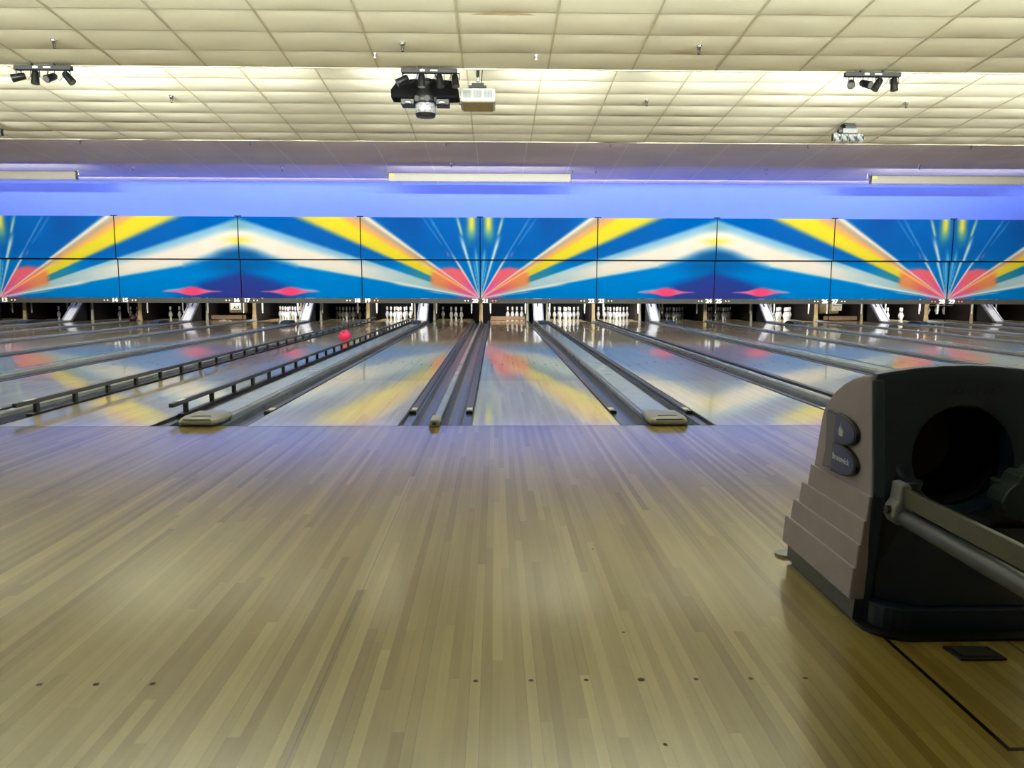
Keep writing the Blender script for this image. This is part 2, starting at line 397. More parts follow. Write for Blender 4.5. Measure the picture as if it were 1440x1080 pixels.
for k in KS:
    n = 21+2*k
    if n+1 > 31: break
    lab = 'wide grey ball return cap with rounded nose between lanes %s and %s' % (word(n), word(n+1))
    if wc0 is None:
        mb = MB(); w = .128
        pr = [(-w, -.06), (-w, .022), (-w+.012, .036), (w-.012, .036), (w, .022), (w, -.06)]
        mb.loft([[(x, y, z) for x, z in pr] for y in (.3, 6.2)], 0)
        mb.loft([[(x, y, z) for x, z in pr] for y in (6.205, 12.4)], 0); mb.loft([[(x, y, z) for x, z in pr] for y in (12.405, 16.5)], 0)
        wc0 = mb.build('return_cap', M['cap'], loc=(Wx(k), 0, 0), bevel=.005); tag(wc0, lab, 'lane cap', 'wide return caps')
        # black lines along the cap shoulders
        MB().box(-w+.014, -w+.022, .32, 16.4, .0355, .0372).box(w-.022, w-.014, .32, 16.4, .0355, .0372).build('shoulder_seam', M['edge'], wc0)
        prof = [(.0, .125), (.12, .134), (.26, .140), (.34, .128), (.36, .105)]
        out = [(x, .33-y) for y, x in prof]; out = [(hw, .33-d) for d, hw in prof]
        ring = out + [(-x, y) for x, y in reversed(out)]
        mb = MB(); mb.loft([[(x, y, .012) for x, y in ring], [(x*1.03, (y-.15)*1.03+.15, .03) for x, y in ring], [(x*.99, (y-.15)*.99+.15, .045) for x, y in ring], [(x*.9, (y-.15)*.93+.16, .058) for x, y in ring]], 0)
        nn = mb.build('end_nose', M['nose'], wc0, bevel=.004)
        MB().prism([(-.07, .055), (.075, .055), (.06, .095), (-.055, .095)], 'z', .0565, .0600).build('recess', M['strip'], nn)
        MB().box(-.095, .095, -.028, -.018, .044, .052).build('slot', M['edge'], nn)
        mb = MB(); mb.loft([[(x*1.02, (y-.15)*1.02+.15, .0012) for x, y in ring], [(x*1.02, (y-.15)*1.02+.15, .013) for x, y in ring]], 0); mb.build('foot', M['edge'], wc0)
        mb = MB(); hp = [(14.45, .036), (14.55, .085), (14.65, .112), (14.95, .118), (15.1, .09), (15.2, .036)]
        mb.prism(hp, 'x', -.115, .115); mb.build('access_hump', M['hump'], wc0, bevel=.012)
    else: dup(wc0, (Wx(k), 0, 0), lab)

# bumper rails: two per lane, folded down beside every lane, standing up on lane 19
mb = MB(); mb.box(-.026, .026, .62, 17.4, -.019, .003)
low = mb.build('bumper_rail', M['rail'], bevel=.003)
MB().box(-.021, .021, .70, .80, .0025, .0045).build('end_tag', M['tag'], low)
mb = MB(); mb.box(-.026, .026, .612, .622, -.019, .005); mb.build('end_cap', M['edge'], low)
MB().lathe([(.006, .0025), (.006, .0045)], (0, .66, 0), 10).build('screw', M['edge'], low)
mb = MB(); mb.box(-.018, .018, .28, 17.3, .085, .118)
up = mb.build('bumper_rail', M['rail'], bevel=.006)
for i in range(31):
    y = .55+i*.55
    MB().box(-.013, .013, y-.022, y+.022, -.018, .088).build('post', M['edge'], up)
MB().box(-.022, .022, .45, 17.3, -.018, .012).build('base_strip', M['edge'], up)
MB().box(-.0165, .0165, .40, .53, .1175, .1192).build('end_tag', M['tag'], up)
MB().lathe([(.006, .1175), (.006, .1195)], (0, .34, 0), 10).build('screw', M['edge'], up)
first = {'low': low, 'up': up}
for n in LANES:
    for sd in (-1, 1):
        s = 'right' if sd == 1 else 'left'; x = lane_x(n)+sd*(LW/2+.043)
        if n == 19: src, lab, g = 'up', 'raised black ladder bumper rail standing along the %s edge of lane nineteen' % s, 'raised bumper rails'
        else: src, lab, g = 'low', 'black bumper rail folded flat along the %s edge of lane %s' % (s, word(n)), 'folded bumper rails'
        o = first[src]
        if 'category' not in o: o.location = (x, 0, 0); tag(o, lab, 'bumper rail', g)
        else: dup(o, (x, 0, 0), lab, g)
        if n == 19 and sd == 1:
            pass

# ------------------------------------------------------------------ pins and balls
PINP = [(.0258,0),(.0286,.019),(.036,.06),(.0535,.09),(.0605,.114),(.0595,.14),(.052,.17),(.039,.2),(.0265,.23),(.0232,.2475),(.0244,.262),(.0288,.292),(.0323,.34-.01),(.0305,.352),(.024,.37),(.012,.379),(.001,.381)]
def pin_mesh():
    mb = MB(); rings = []; n = 16
    for r, z in PINP: rings.append([(r*cos(2*pi*k/n), r*sin(2*pi*k/n), z) for k in range(n)])
    mb.loft(rings, 0)
    for f, face in enumerate(mb.f):
        zs = [mb.v[q][2] for q in face]
        if min(zs) > .228 and max(zs) < .264: mb.m[f] = 1
    return mb.mesh('bowling_pin', [M['pin'], M['stripe']], smooth=True)
PM = pin_mesh()
def pin(loc, lab, group=None, rot=(0, 0, 0)):
    o = bpy.data.objects.new('bowling_pin', PM); C.objects.link(o); o.location = loc; o.rotation_euler = rot
    return tag(o, lab, 'bowling pin', group)
RACK = [(0, 0, 'front pin'), (-1, 1, 'second row left'), (1, 1, 'second row right'), (-2, 2, 'third row left'), (0, 2, 'third row middle'), (2, 2, 'third row right'),
        (-3, 3, 'back row far left'), (-1, 3, 'back row second from left'), (1, 3, 'back row second from right'), (3, 3, 'back row far right')]
HP = 18.26
for n in (17, 18, 19, 22, 23, 24, 25, 26):
    for dx, dy, w in RACK:
        pin((lane_x(n)+dx*.1524+{22: .05, 23: .03, 24: .05, 26: .17, 17: -.03}.get(n, 0), HP+dy*.264, .0012), 'white bowling pin, %s of the full rack under number %s' % (w, word(n)), 'rack of pins on lane %d' % n)
def row(n, pts, what):
    names = {2: ('left', 'right'), 3: ('left', 'middle', 'right'), 4: ('leftmost', 'second from left', 'third from left', 'rightmost')}[len(pts)]
    for (x, y), w in zip(pts, names):
        pin((x, y, .0012), 'white bowling pin, %s of the %s standing under number %s' % (w, what, word(n)), 'pins left on lane %d' % n)
row(20, [(-1.66, 19.0), (-1.37, 18.5), (-1.22, 18.4), (-1.06, 18.5)], 'four')
row(21, [(.38, 18.9), (.53, 18.9), (.67, 18.9), (.82, 18.9)], 'row of four')
row(14, [(-11.64, 18.8), (-11.52, 18.5), (-11.32, 18.8), (-11.02, 18.6)], 'four')
row(15, [(-9.95, 18.45), (-9.74, 18.6)], 'two')
row(13, [(-13.36, 18.5), (-13.12, 18.65)], 'two')
row(28, [(12.16, 18.3), (12.58, 18.25), (12.66, 18.5)], 'three')
pin((-8.42, 18.25, .062), 'white bowling pin lying on its side under number sixteen', 'pins left on lane 16', (0, pi/2, radians(4)))
for x, w in ((13.60, 'leftmost'), (13.86, 'middle'), (14.10, 'rightmost')):
    pin((x, 18.6, .17), 'white bowling pin held up by the pin setter under number twenty-nine, %s of three' % w, 'pins held up on lane 29')
def ball(loc, m, lab):
    mb = MB(); n = 28; R = .108
    mb.loft([[(R*cos(a)*cos(2*pi*k/n), R*cos(a)*sin(2*pi*k/n), R*sin(a)) for k in range(n)] for a in [radians(-89+178*i/16) for i in range(17)]], 0)
    o = mb.build('bowling_ball', m, smooth=True, loc=loc); tag(o, lab, 'bowling ball')
    return o
bl = ball((-2.695, 8.42, .1085), M['pinkball'], 'bright pink bowling ball rolling on lane nineteen beside the raised rail')
mb = MB()
for a, b in ((-.3, .75), (.05, .9), (-.02, .55)):
    d = Vector((sin(a)*cos(b), -cos(a)*cos(b), sin(b))).normalized(); u = d.cross(Vector((0,0,1))).normalized(); w = u.cross(d)
    mb.poly([d*.1079+(u*cos(2*pi*k/12)+w*sin(2*pi*k/12))*.012 for k in range(12)])
mb.build('finger_holes', M['matte'], bl)
ball((lane_x(15)-LW/2-.142, 16.7, .088), M['darkball'], 'dark red bowling ball in the left gutter of lane fifteen near the pins')

# ------------------------------------------------------------------ pits: kickbacks, ramps, pin setters
def kick(x, narrow, lab, edge, flare):
    hw = .05 if narrow else .03
    e = empty('kickback', (x, 17.4, -.1), lab, 'pit divider', 'pit dividers')
    MB().box(-hw, hw, .05, 2.3, -.02, .95).build('panel', M['kick'], e)
    mb = MB(); a, b = hw*.75, hw*(1.0+flare)
    mb.loft([[(-b, -.02, .0), (b, -.02, 0), (b, .05, 0), (-b, .05, 0)], [(-a*1.2, -.01, .3), (a*1.2, -.01, .3), (a*1.2, .05, .3), (-a*1.2, .05, .3)], [(-a, 0, .95), (a, 0, .95), (a, .05, .95), (-a, .05, .95)]])
    mb.build('front_edge', edge, e, bevel=.006)
    return e
kk = {}
LIT = (15, 17, 26, 27, 28, 29, 30)
for k in KS:
    n = 20+2*k
    kick(Nx(k), True, 'pit divider with tan front post between numbers %s and %s' % (word(n), word(n+1)), M['post'], .6 if (n in LIT or n+1 in LIT) else .2)
    for sx, nn in ((-.285, n+1), (.285, n+2)):
        if nn > 31: continue
        kick(Wx(k)+sx, False, 'dark pit side panel with narrow front post on the %s of lane %s' % ('right' if sx < 0 else 'left', word(nn)), M['post'] if nn in LIT else M['gpost'], .3)
ramp0 = None
for k in KS:
    n = 21+2*k
    if n+1 > 31: break
    lab = 'white sloping ball lift cover between the pits of lanes %s and %s' % (word(n), word(n+1))
    if ramp0 is None:
        ramp0 = empty('ball_lift_cover', (Wx(k), 16.6, .03), lab, 'machine cover', 'sloping lift covers')
        th = atan2(.66, .85); L = 1.08
        def rb(x0, x1, s0, s1, t0, t1, name, m):
            mb = MB(); mb.box(x0, x1, s0, s1, t0, t1); mb.v = [(x, s*cos(th)-t*sin(th), s*sin(th)+t*cos(th)) for x, s, t in mb.v]
            return mb.build(name, m, ramp0, bevel=.004)
        rb(-.115, .115, 0, L, 0, .02, 'cover_plate', M['white'])
        rb(-.145, -.115, -.02, L, -.02, .045, 'side_flange', M['silver']); rb(.115, .145, -.02, L, -.02, .045, 'side_flange', M['silver'])
        rb(-.035, .01, .62, .80, .0195, .0225, 'worn_mark', M['strip'])
        MB().prism([(.02, 0), (.85, .64), (.85, -.1), (.02, -.1)], 'x', -.12, .12).build('housing', M['dark'], ramp0)
    else: dup(ramp0, (Wx(k), 16.6, .03), lab)
for n in LANES:
    x = lane_x(n)
    look = {16: 'lowered tan cover', 27: 'lowered tan cover and brown sweep board', 21: 'brown sweep board down', 29: 'its deck lowered over held pins'}.get(n, 'its deck raised in the dark')
    e = empty('pin_setter', (x, 17.4, 0), 'pin setter machine under number %s with %s' % (word(n), look), 'pin setter', 'pin setters')
    MB().box(-.48, .48, .75, 2.2, .80, 1.25).build('deck', M['matte'], e, bevel=.01)
    for sx in (-1, 1):
        mb = MB(); mb.box(sx*.515-.02, sx*.515+.02, -.12, -.09, .30, .72)
        mb.box(sx*.515-.013, sx*.515+.013, -.11, -.08, .22, .31); mb.build('hanging_arm', M['white'] if n not in (12, 13, 14, 18, 24, 25) else M['gpost'], e, bevel=.003)
    if n in (21, 27, 16):
        w = .51
        MB().box(-w, w, .12, .17, .015 if n == 21 else .03, .125 if n == 21 else .15).build('sweep_board', M['brown'], e, bevel=.006)
    if n == 29:
        MB().box(-.45, .5, 1.0, 2.0, .553, .65).build('setting_table', M['tanbox'], e, bevel=.01)
        MB().box(-.5, .55, .95, 1.0, .44, .455).build('table_edge', M['gpost'], e)
    if n in (16, 27):
        bx = (-.10, .46) if n == 16 else (-.53, .10)
        MB().box(bx[0], bx[1], .45, 1.4, .20, .62).build('machine_cover', M['tanbox'], e, bevel=.05)
        px = .12 if n == 16 else .02
        MB().box(px-.16, px+.15, .44, .452, .30, .50).build('name_plate', M['num'] if n == 16 else M['tag'], e)
        mm = Matrix.Translation((px-.005, .437, .352)) @ Matrix.Rotation(pi/2, 4, 'X')
        txt('A-2', .115, .001, M['strip'] if n == 16 else M['badge_white'], 'plate_lettering', e, Matrix.Translation((px+.01, .437, .36)) @ Matrix.Rotation(pi/2, 4, 'X'), .004)
        if n == 27:
            txt('Brunswick', .06, .001, M['strip'], 'plate_lettering', e, Matrix.Translation((px, .437, .455)) @ Matrix.Rotation(pi/2, 4, 'X'), .001)
            MB().box(px-.2, px+.05, .43, .44, .52, .58).build('blue_tag', M['vent'], e)

# ------------------------------------------------------------------ mask panels with the ray artwork
def sm(a, b, x):
    t = 0 if a == b else max(0., min(1., (x-a)/(b-a))); return t*t*(3-2*t)
def mx(a, b, t): return tuple(p+(q-p)*t for p, q in zip(a, b))
def ga(x, w): return exp(-(x/w)**2)
def art(X, Y):
    """artwork over half a repeat: X 0..328 from the burst outwards, Y 0..112 upwards (units of about 2 cm)"""
    R = hypot(X, Y)+1e-6; s = Y/max(X, .01); th = atan2(Y, max(X, 1e-4))
    c = mx((0,134,222), (14,98,184), sm(28, 72, Y))
    c = mx(c, (22,82,165), .8*sm(60, 110, Y)*sm(60, 95, X)*sm(150, 100, X))
    c = mx(c, (10,112,200), sm(90, 20, R)*.6)
    c = mx(c, (0,98,188), sm(225, 300, X)*sm(70, 105, Y))
    # navy and purple towards the mirror line, low down
    yb = 14+(X-254)*.31
    c = mx(c, (46,62,152), .9*sm(215, 290, X)*sm(yb+9, yb-7, Y)); c = mx(c, (60,62,150), .7*sm(285, 328, X)*sm(30, 4, Y))
    c = mx(c, (18,84,150), .85*sm(262, 312, X)*ga(Y-44, 9)*.7)
    # white beam
    yl = .178*X if X < 250 else 44.5+(X-250)*.33; yu = .333*X
    if Y > yl-6 and Y < yu+3:
        h = max(.0, min(1., (Y-yl)/max(yu-yl, 1))); soft = max(.6, X*.012)
        body = mx((176,214,224), (242,238,224), sm(90, 190, X)*sm(.95, .55, h))
        body = mx(body, (120,186,226), sm(.55, .98, h)*sm(120, 210, X)*.85)
        body = mx(body, (206,232,228), sm(.25, .0, h)*.8)
        body = mx(body, (168,206,196), sm(90, 40, X)*.5)
        body = mx(body, (110,168,190), sm(295, 330, X)*sm(88, 100, Y)*.8)
        low = 1. if X < 250 else sm(yl-6-(X-250)*.05, yl+6+(X-250)*.06, Y)
        a = sm(-soft, soft, Y-yl)*sm(soft*1.2, -soft*1.2, Y-yu) if X < 250 else low*sm(soft, -soft, Y-yu)
        c = mx(c, body, a)
    c = mx(c, (22,92,150), .8*sm(285, 322, X)*ga(Y-60, 7)); c = mx(c, (238,222,70), ga(X-332, 20)*ga(Y-80, 4.5))
    # tan, orange and yellow beam
    if .38 < s < .76 and X > 4:
        e1 = .715; w = .012+.5/max(X, 10)
        a = sm(.425, .475, s)*sm(e1+w, e1-w, s)
        body = mx((230,220,56), (236,176,108), sm(.56, .62, s)); body = mx(body, (176,166,146), sm(.615, .665, s)*.9)
        body = mx(body, (205,190,120), sm(.5, .44, s)*.45)
        c = mx(c, body, a*sm(6, 40, X))
    c = mx(c, (96,150,120), .55*sm(34, 60, X)*sm(125, 80, X)*sm(.30, .36, s)*sm(.46, .40, s))
    # pink burst
    R0 = 48+26*sm(1.02, .55, th)+2*sin(th*16)
    pk = sm(R0+5, R0-5, R)*sm(.20, .34, s)*sm(1.85, 1.5, s)
    pc = mx((240,92,170), (246,108,124), sm(14, 40, R)); pc = mx(pc, (238,150,92), sm(.72, .45, s)*sm(30, 62, R))
    c = mx(c, pc, pk*.96)
    c = mx(c, (232,96,180), sm(40, 18, R)*sm(.02, .06, s)*sm(.24, .18, s)*.9)
    c = mx(c, (240,130,190), sm(16, 5, R)*.8)
    # thin light rays
    def ray(t0, w, r0, r1, col, k):
        nonlocal c
        d = abs(th-t0)*R; ww = w*(.35+R/60.)
        if d < ww*2.5 and r0-8 < R < r1+14: c = mx(c, col, k*ga(d, ww)*sm(r0-8, r0, R)*sm(r1+14, r1-10, R))
    ray(atan2(.715, 1), .9, 10, 205, (232,232,214), .95)
    ray(atan2(.60, 1), 1.1, 6, 92, (250,214,110), .9); ray(atan2(.9, 1), .7, 6, 40, (250,160,170), .5)
    ray(atan2(.182, 1), 1.0, 6, 118, (236,246,240), .95); ray(atan2(.13, 1), .6, 10, 70, (150,205,235), .8)
    ray(atan2(1.6, 1), 1.1, 4, 66, (250,236,230), .95); ray(atan2(1.62, 1), .6, 60, 128, (90,160,225), .6); ray(atan2(1.42, 1), .5, 95, 132, (80,150,215), .5)
    ray(atan2(3.3, 1), 1.4, 4, 84, (200,232,232), .95); ray(atan2(3.6, 1), .9, 96, 114, (190,225,170), .8)
    ray(atan2(12., 1), 1.6, 2, 62, (120,205,240), .8); ray(atan2(6., 1), .6, 2, 50, (160,220,245), .6)
    if X < 30: c = mx(c, (226,226,84), .95*ga(X-11, 5.5)*sm(80, 100, Y)); c = mx(c, (110,190,150), .5*ga(X-12, 7)*sm(66, 90, Y)*(1-sm(86, 104, Y)))
    if abs(X-44) < 8 and abs(Y-61) < 9: c = mx(c, (150,110,205), .7*ga((X-44)-(Y-61)*.45, 1.6)*ga(Y-61, 4))
    # pink lens shape
    du = abs(X-262)/44.
    if du < 1:
        c = mx(c, (150,205,235), .85*ga(Y-9-3.5*(1-du), 1.2+2.6*(1-du)**1.5)*sm(1, .7, du)*sm(20, -10, X-262))
        hh = .45+5.4*exp(-(du*2.3)**2)*(1-du*du); c = mx(c, mx((244,120,170), (250,80,132), sm(.5, .1, du)), sm(hh+1.0, hh-1.0, abs(Y-9))*sm(1., .8, du))
    return c
JX = [-17.1, -13.75, -10.44, -7.08, -3.73, -.43, 2.835, 6.16, 9.47, 12.83, 16.15]
ZS, ZB, ZM, ZT = .53, .672, 1.737, 2.89
YU, YL = 16.25, 16.34
SLOT = [(0, 0), (1, 0), (1, 1), (0, 1)]      # (half, mirrored) starting right of a burst
def panel_mesh(half, mir, z0, z1, nu=150, nv=58):
    mb = MB()
    for j in range(nv+1):
        for i in range(nu+1): mb.v.append((i/nu, 0, z0+(z1-z0)*j/nv))
    for j in range(nv):
        for i in range(nu):
            q = j*(nu+1)+i; mb.face((q, q+1, q+nu+2, q+nu+1), 0)
    nfront = len(mb.v)
    mb.box(0, 1, .002, .035, z0, z1, 1)
    me = mb.mesh('masking_board', [M['art'], M['jet']])
    col = me.color_attributes.new('art', 'FLOAT_COLOR', 'POINT'); buf = []
    for n_, (x, y, z) in enumerate(mb.v):
        if n_ >= nfront: buf += [0, 0, 0, 1]; continue
        u = (1-x) if mir else x
        X = (half+u)*164.; Y = (z-ZB)/(ZT-ZB)*112.
        buf += [*(v*k for v, k in zip(lin(art(X, Y)), (.60, .55, .565))), 1]
    col.data.foreach_set('color', buf)
    return me
PMESH = {}
for i in range(len(JX)-1):
    x0, x1 = JX[i], JX[i+1]; left = 11+2*i; ph = (i-1) % 4
    half, mir = SLOT[ph]
    for lev, z0, z1, yy, lvw in ((0, ZB, ZM-.012, YL, 'lower'), (1, ZM+.012, ZT, YU, 'upper')):
        key = (half, mir, lev)
        if key not in PMESH: PMESH[key] = panel_mesh(half, mir, z0, z1)
        o = bpy.data.objects.new('masking_board', PMESH[key]); C.objects.link(o); o.location = (x0+.014, yy, 0); o.scale = (x1-x0-.028, 1, 1)
        what = {(0, 0): 'pink burst at its left end', (0, 1): 'pink burst at its right end', (1, 0): 'purple shade and pink lens at right', (1, 1): 'purple shade and pink lens at left'}[(half, mir)] if lev == 0 else \
               {(0, 0): 'yellow ray rising to the right', (0, 1): 'yellow ray rising to the left', (1, 0): 'white beam peaking at right', (1, 1): 'white beam peaking at left'}[(half, mir)]
        tag(o, '%s blue masking board above lanes %s and %s, %s' % (lvw, word(left), word(left+1), what), 'masking board', '%s masking boards' % lvw)
    # number strip under the panel
    o = MB().box(0, x1-x0-.012, 0, .04, ZS, ZB-.004).build('number_strip', M['strip'], loc=(x0+.006, YL-.01, 0), bevel=.004)
    tag(o, 'grey number strip reading %s at left and %s at right' % (word(left), word(left+1)), 'number strip', 'lane number strips')
    W_ = x1-x0; R90 = Matrix.Rotation(pi/2, 4, 'X')
    txt(str(left), .158, .002, M['num'], 'lane_number', o, Matrix.Translation((.136, -.004, (ZS+ZB)/2)) @ R90, .0085, 1.04)
    txt(str(left+1), .158, .002, M['num'], 'lane_number', o, Matrix.Translation((W_-.150, -.004, (ZS+ZB)/2)) @ R90, .0085, 1.04)
    for k2, xx in enumerate((.335, .425, W_-.435, W_-.345)):
        lm = M['lampw']
        if left == 21 and k2 < 2: lm = M['lampr']
        if left in (29,) and k2 < 2 or left == 27 and k2 > 1: lm = M['lampr']
        if left == 19 and k2 < 2: lm = M['lampo']
        mb = MB(); mb.lathe([(.02, 0), (.02, .006), (.012, .010)], n=12); mb.v = [(x, -z, y) for x, y, z in mb.v]
        mb.build('indicator_light', lm, o, loc=(xx, .0, (ZS+ZB)/2+.004))
for i, x in enumerate(JX[1:-1]):
    n = 12+2*i
    mb = MB(); mb.box(-.0125, .0125, .002, .05, ZM+.016, ZT+.02); mb.box(-.004, .004, .092, .14, .045, ZB); mb.box(-.0125, .0125, .092, .14, ZB, ZM-.016); mb.box(-.0125, .0125, .092, .135, ZM-.03, ZM+.2); mb.box(-.0125, .0125, .04, .135, ZM+.03, ZM+.2)
    o = mb.build('mask_post', M['jet'], loc=(x, YU, 0)); tag(o, 'black upright post at the panel joint between numbers %s and %s' % (word(n), word(n+1)), 'post', 'mask posts')
    MB().box(-.085, .085, -.01, .05, ZT+.006, ZT+.028).build('top_bracket', M['jet'], o)
o = MB().box(JX[0], JX[-1], YU+.04, YL-.004, ZM-.015, ZM+.015).build('mask_crossbar', M['jet']); tag(o, 'long black crossbar between the upper and lower rows of blue panels', 'crossbar')

# ------------------------------------------------------------------ valance lights over the masks
v0 = None
for xc, w in ((-.418, 'in the middle, above numbers twenty and twenty-one'), (12.54, 'at the right, above number twenty-eight'), (-13.48, 'at the left edge, above number fourteen')):
    lab = 'long white light valance hung under the ceiling %s' % w
    if v0 is None:
        mb = MB(); mb.box(-2.43, 2.43, -.09, -.075, -.11, .11); mb.box(-2.43, 2.43, -.09, .05, .095, .11); mb.box(-2.43, -2.415, -.09, .05, -.11, .11); mb.box(2.415, 2.43, -.09, .05, -.11, .11)
        v0 = mb.build('light_valance', M['cream'], loc=(xc, 15.7, 3.885), bevel=.004); tag(v0, lab, 'light fixture', 'white light valances')
        MB().box(-2.40, -2.28, -.093, -.09, .02, .085).build('sticker', M['yellow'], v0)
        MB().tube([(-2.44, -.03, 0), (-2.52, -.03, .02), (-2.52, -.03, .2)], .02, 8).tube([(2.44, -.03, 0), (2.47, -.03, .02), (2.47, -.03, .2)], .014, 8).build('hanger', M['silver'], v0, smooth=True)
    else: dup(v0, (xc, 15.7, 3.885), lab)

# ------------------------------------------------------------------ sprinklers
s0 = None
def sprinkler(x, y, k, lab, g):
    global s0
    z = ceil_z(y, k)
    if s0 is None:
        s0 = MB().lathe([(.0, .03), (.042, .02), (.046, -.004), (.036, -.012), (.030, -.05), (.024, -.058), (.010, -.06)], n=14).build('sprinkler_head', M['chrome'], smooth=True, loc=(x, y, z)); tag(s0, lab, 'sprinkler', g)
        mb = MB(); mb.tube([(-.008, 0, -.058), (-.017, 0, -.085), (0, 0, -.112)], .005, 6); mb.tube([(.008, 0, -.058), (.017, 0, -.085), (0, 0, -.112)], .005, 6)
        mb.lathe([(.018, -.113), (.018, -.117)], n=10); mb.build('frame', M['matte'], s0)
        return s0
    return dup(s0, (x, y, z), lab, g)
for x, w in ((-5.78, 'at the left, over the left lamp bar'), (-1.23, 'in the middle, left of the projector'), (2.71, 'right of the middle'), (7.1, 'at the far right edge')):
    if x < 7: sprinkler(x, 5.29, 0, 'chrome sprinkler head in the nearest ceiling bay, %s' % w, 'sprinklers in the near ceiling')
for x, w in ((-5.76, 'left of the black multi lens light'), (2.72, 'right of the projector'), (7.45, 'below the right lamp bar')):
    sprinkler(x, 8.93, 1, 'chrome sprinkler head in the bright second ceiling bay, %s' % w, 'sprinklers in the second ceiling')
ws = ('farthest left', 'second from left', 'third from left, over the middle valance', 'third from right', 'second from right', 'farthest right')
for x, w in zip((-9.76, -5.79, -1.17, 2.74, 7.49, 11.44), ws):
    sprinkler(x, 13.45, 2, 'small sprinkler head just past the second ceiling edge, %s' % w, 'sprinklers in the grey ceiling')
for x, w in zip((-9.74, -5.76, -1.16, 2.73, 7.41, 11.31), ws):
    sprinkler(x, 15.45 if x in (-1.16, 11.31) else 16.05, 2, 'small sprinkler head near the blue lit wall, %s' % w, 'sprinklers near the wall')
for x, y, w in ((-1.653, 5.66, 'left of the black multi lens light'), (.56, 5.68, 'right of the projector')):
    o = MB().lathe([(.0, .01), (.018, .006), (.018, -.01), (.008, -.014), (.008, -.045), (.02, -.05), (.016, -.062), (.001, -.066)], n=12).build('ceiling_hook', M['white'], smooth=True, loc=(x, y, ceil_z(y, 0)))
    tag(o, 'tiny white hook in the near ceiling, %s' % w, 'hook', 'white ceiling hooks')

# ------------------------------------------------------------------ lamp bars, multi lens light, projector
def lamp_bar(x0, x1, y, zt, lab, heads):
    e = empty('lamp_bar', ((x0+x1)/2, y, zt), lab, 'stage light', 'four lamp bars'); L = (x1-x0)/2
    MB().box(-L, L, -.04, .04, -.075, -.012).build('bar', M['matte'], e, bevel=.006)
    MB().box(-L*.45, -L*.40, -.03, .03, -.02, .05).box(L*.35, L*.40, -.03, .03, -.02, .05).build('ceiling_mount', M['black'], e)
    MB().box(-.13, -.06, -.042, -.04, -.055, -.03).prism([(-.095-.02, -.032), (-.075, -.032), (-.095, -.02)], 'y', -.042, -.04).box(.02, .12, -.042, -.04, -.052, -.034).build('white_marking', M['white'], e)
    for hx, dr in heads:
        h = Vector((hx-(x0+x1)/2, 0, -.17)); d = Vector(dr).normalized()
        mb = MB(); mb.tube([h-d*.085, h-d*.07, h+d*.03, h+d*.095], [.035, .047, .052, .056], 14)
        hd = mb.build('lamp_head', M['black'], e, smooth=True)
        MB().tube([h+d*.0945, h+d*.0965], .046, 14).build('lens', M['lens'], hd)
        u = d.cross(Vector((0, 1, .2))).normalized() if abs(d.x) < .5 else Vector((0, 1, 0)); 
        mb = MB()
        for q in (-1, 1): mb.tube([(h.x+q*.062*u.x, h.y+q*.062*u.y, -.07), h+u*q*.062], .006, 6)
        mb.tube([(h.x-.062*u.x, h.y-.062*u.y, -.075), (h.x+.062*u.x, h.y+.062*u.y, -.075)], .007, 6)
        mb.build('yoke', M['matte'], hd)
    mb = MB()
    for (ha, _), (hb, _) in zip(heads[:-1], heads[1:]):
        a, b = ha-(x0+x1)/2+.05, hb-(x0+x1)/2-.05
        mb.tube([(a, .05, -.16), ((a*2+b)/3, .05, -.2), ((a+2*b)/3, .04, -.15), (b, .05, -.07)], .004, 6)
    mb.build('cable', M['matte'], e)
    return e
lamp_bar(-6.81, -6.01, 6.13, 4.09, 'black four lamp bar at the left ceiling edge', [(-6.76, (-.9, -.35, -.3)), (-6.53, (0, -.15, -1)), (-6.31, (-.25, -.85, -.45)), (-6.07, (.65, -.1, -.75))])
lamp_bar(-1.35, -.55, 6.13, 4.09, 'black four lamp bar in front of the multi lens light, beside the projector', [(-1.33, (-.85, -.2, -.5)), (-1.06, (0, -.1, -1)), (-.80, (.15, -.2, -1)), (-.58, (.1, -.3, -.9))])
lamp_bar(5.06, 5.87, 6.13, 4.09, 'black four lamp bar at the right ceiling edge', [(5.16, (-.35, -.8, -.45)), (5.37, (.4, -.8, -.4)), (5.55, (-.5, -.1, -.8)), (5.79, (.05, -.1, -1))])

e = empty('disco_light', (-1.05, 6.62, 4.5), 'large black multi lens disco light with silvered drum left of the projector', 'disco light')
mb = MB(); mb.tube([(-.12, 0, .05), (-.12, 0, -.5)], .02, 8); mb.tube([(.12, 0, .05), (.12, 0, -.5)], .02, 8); mb.build('hanger', M['matte'], e)
for sx in (-1, 1):
    mb = MB(); mb.prism([(sx*.06, -.46), (sx*.40, -.49), (sx*.50, -.62), (sx*.50, -.74), (sx*.10, -.75)], 'y', -.14, .16); w = mb.build('wing', M['jet'], e, bevel=.012)
    mb = MB(); mb.box(sx*.26-.1, sx*.26+.1, -.12, .14, -.83, -.74); mb.build('wing_foot', M['black'], w, bevel=.01)
    mb = MB(); mb.lathe([(.0, 0), (.045, .004), (.045, .02), (.03, .03)], (sx*.25, -.13, -.82), 14); mb.build('white_lens', M['white'], w, smooth=True)
MB().lathe([(.1, -.44), (.16, -.5), (.16, -.62), (.21, -.70), (.2, -.78), (.17, -.80)], n=20).build('core', M['black'], e, smooth=True)
for a in range(8):
    an = 2*pi*a/8+.2; mb = MB(); d = Vector((cos(an), sin(an), -.25)).normalized(); p = Vector((cos(an)*.165, sin(an)*.165, -.745))
    mb.tube([p, p+d*.05], .042, 12); mb.build('side_lens', M['lens'], e, smooth=True)
MB().lathe([(.15, -.80), (.158, -.82), (.158, -.92), (.15, -.94)], n=24).build('silvered_drum', M['glass'], e, smooth=True)
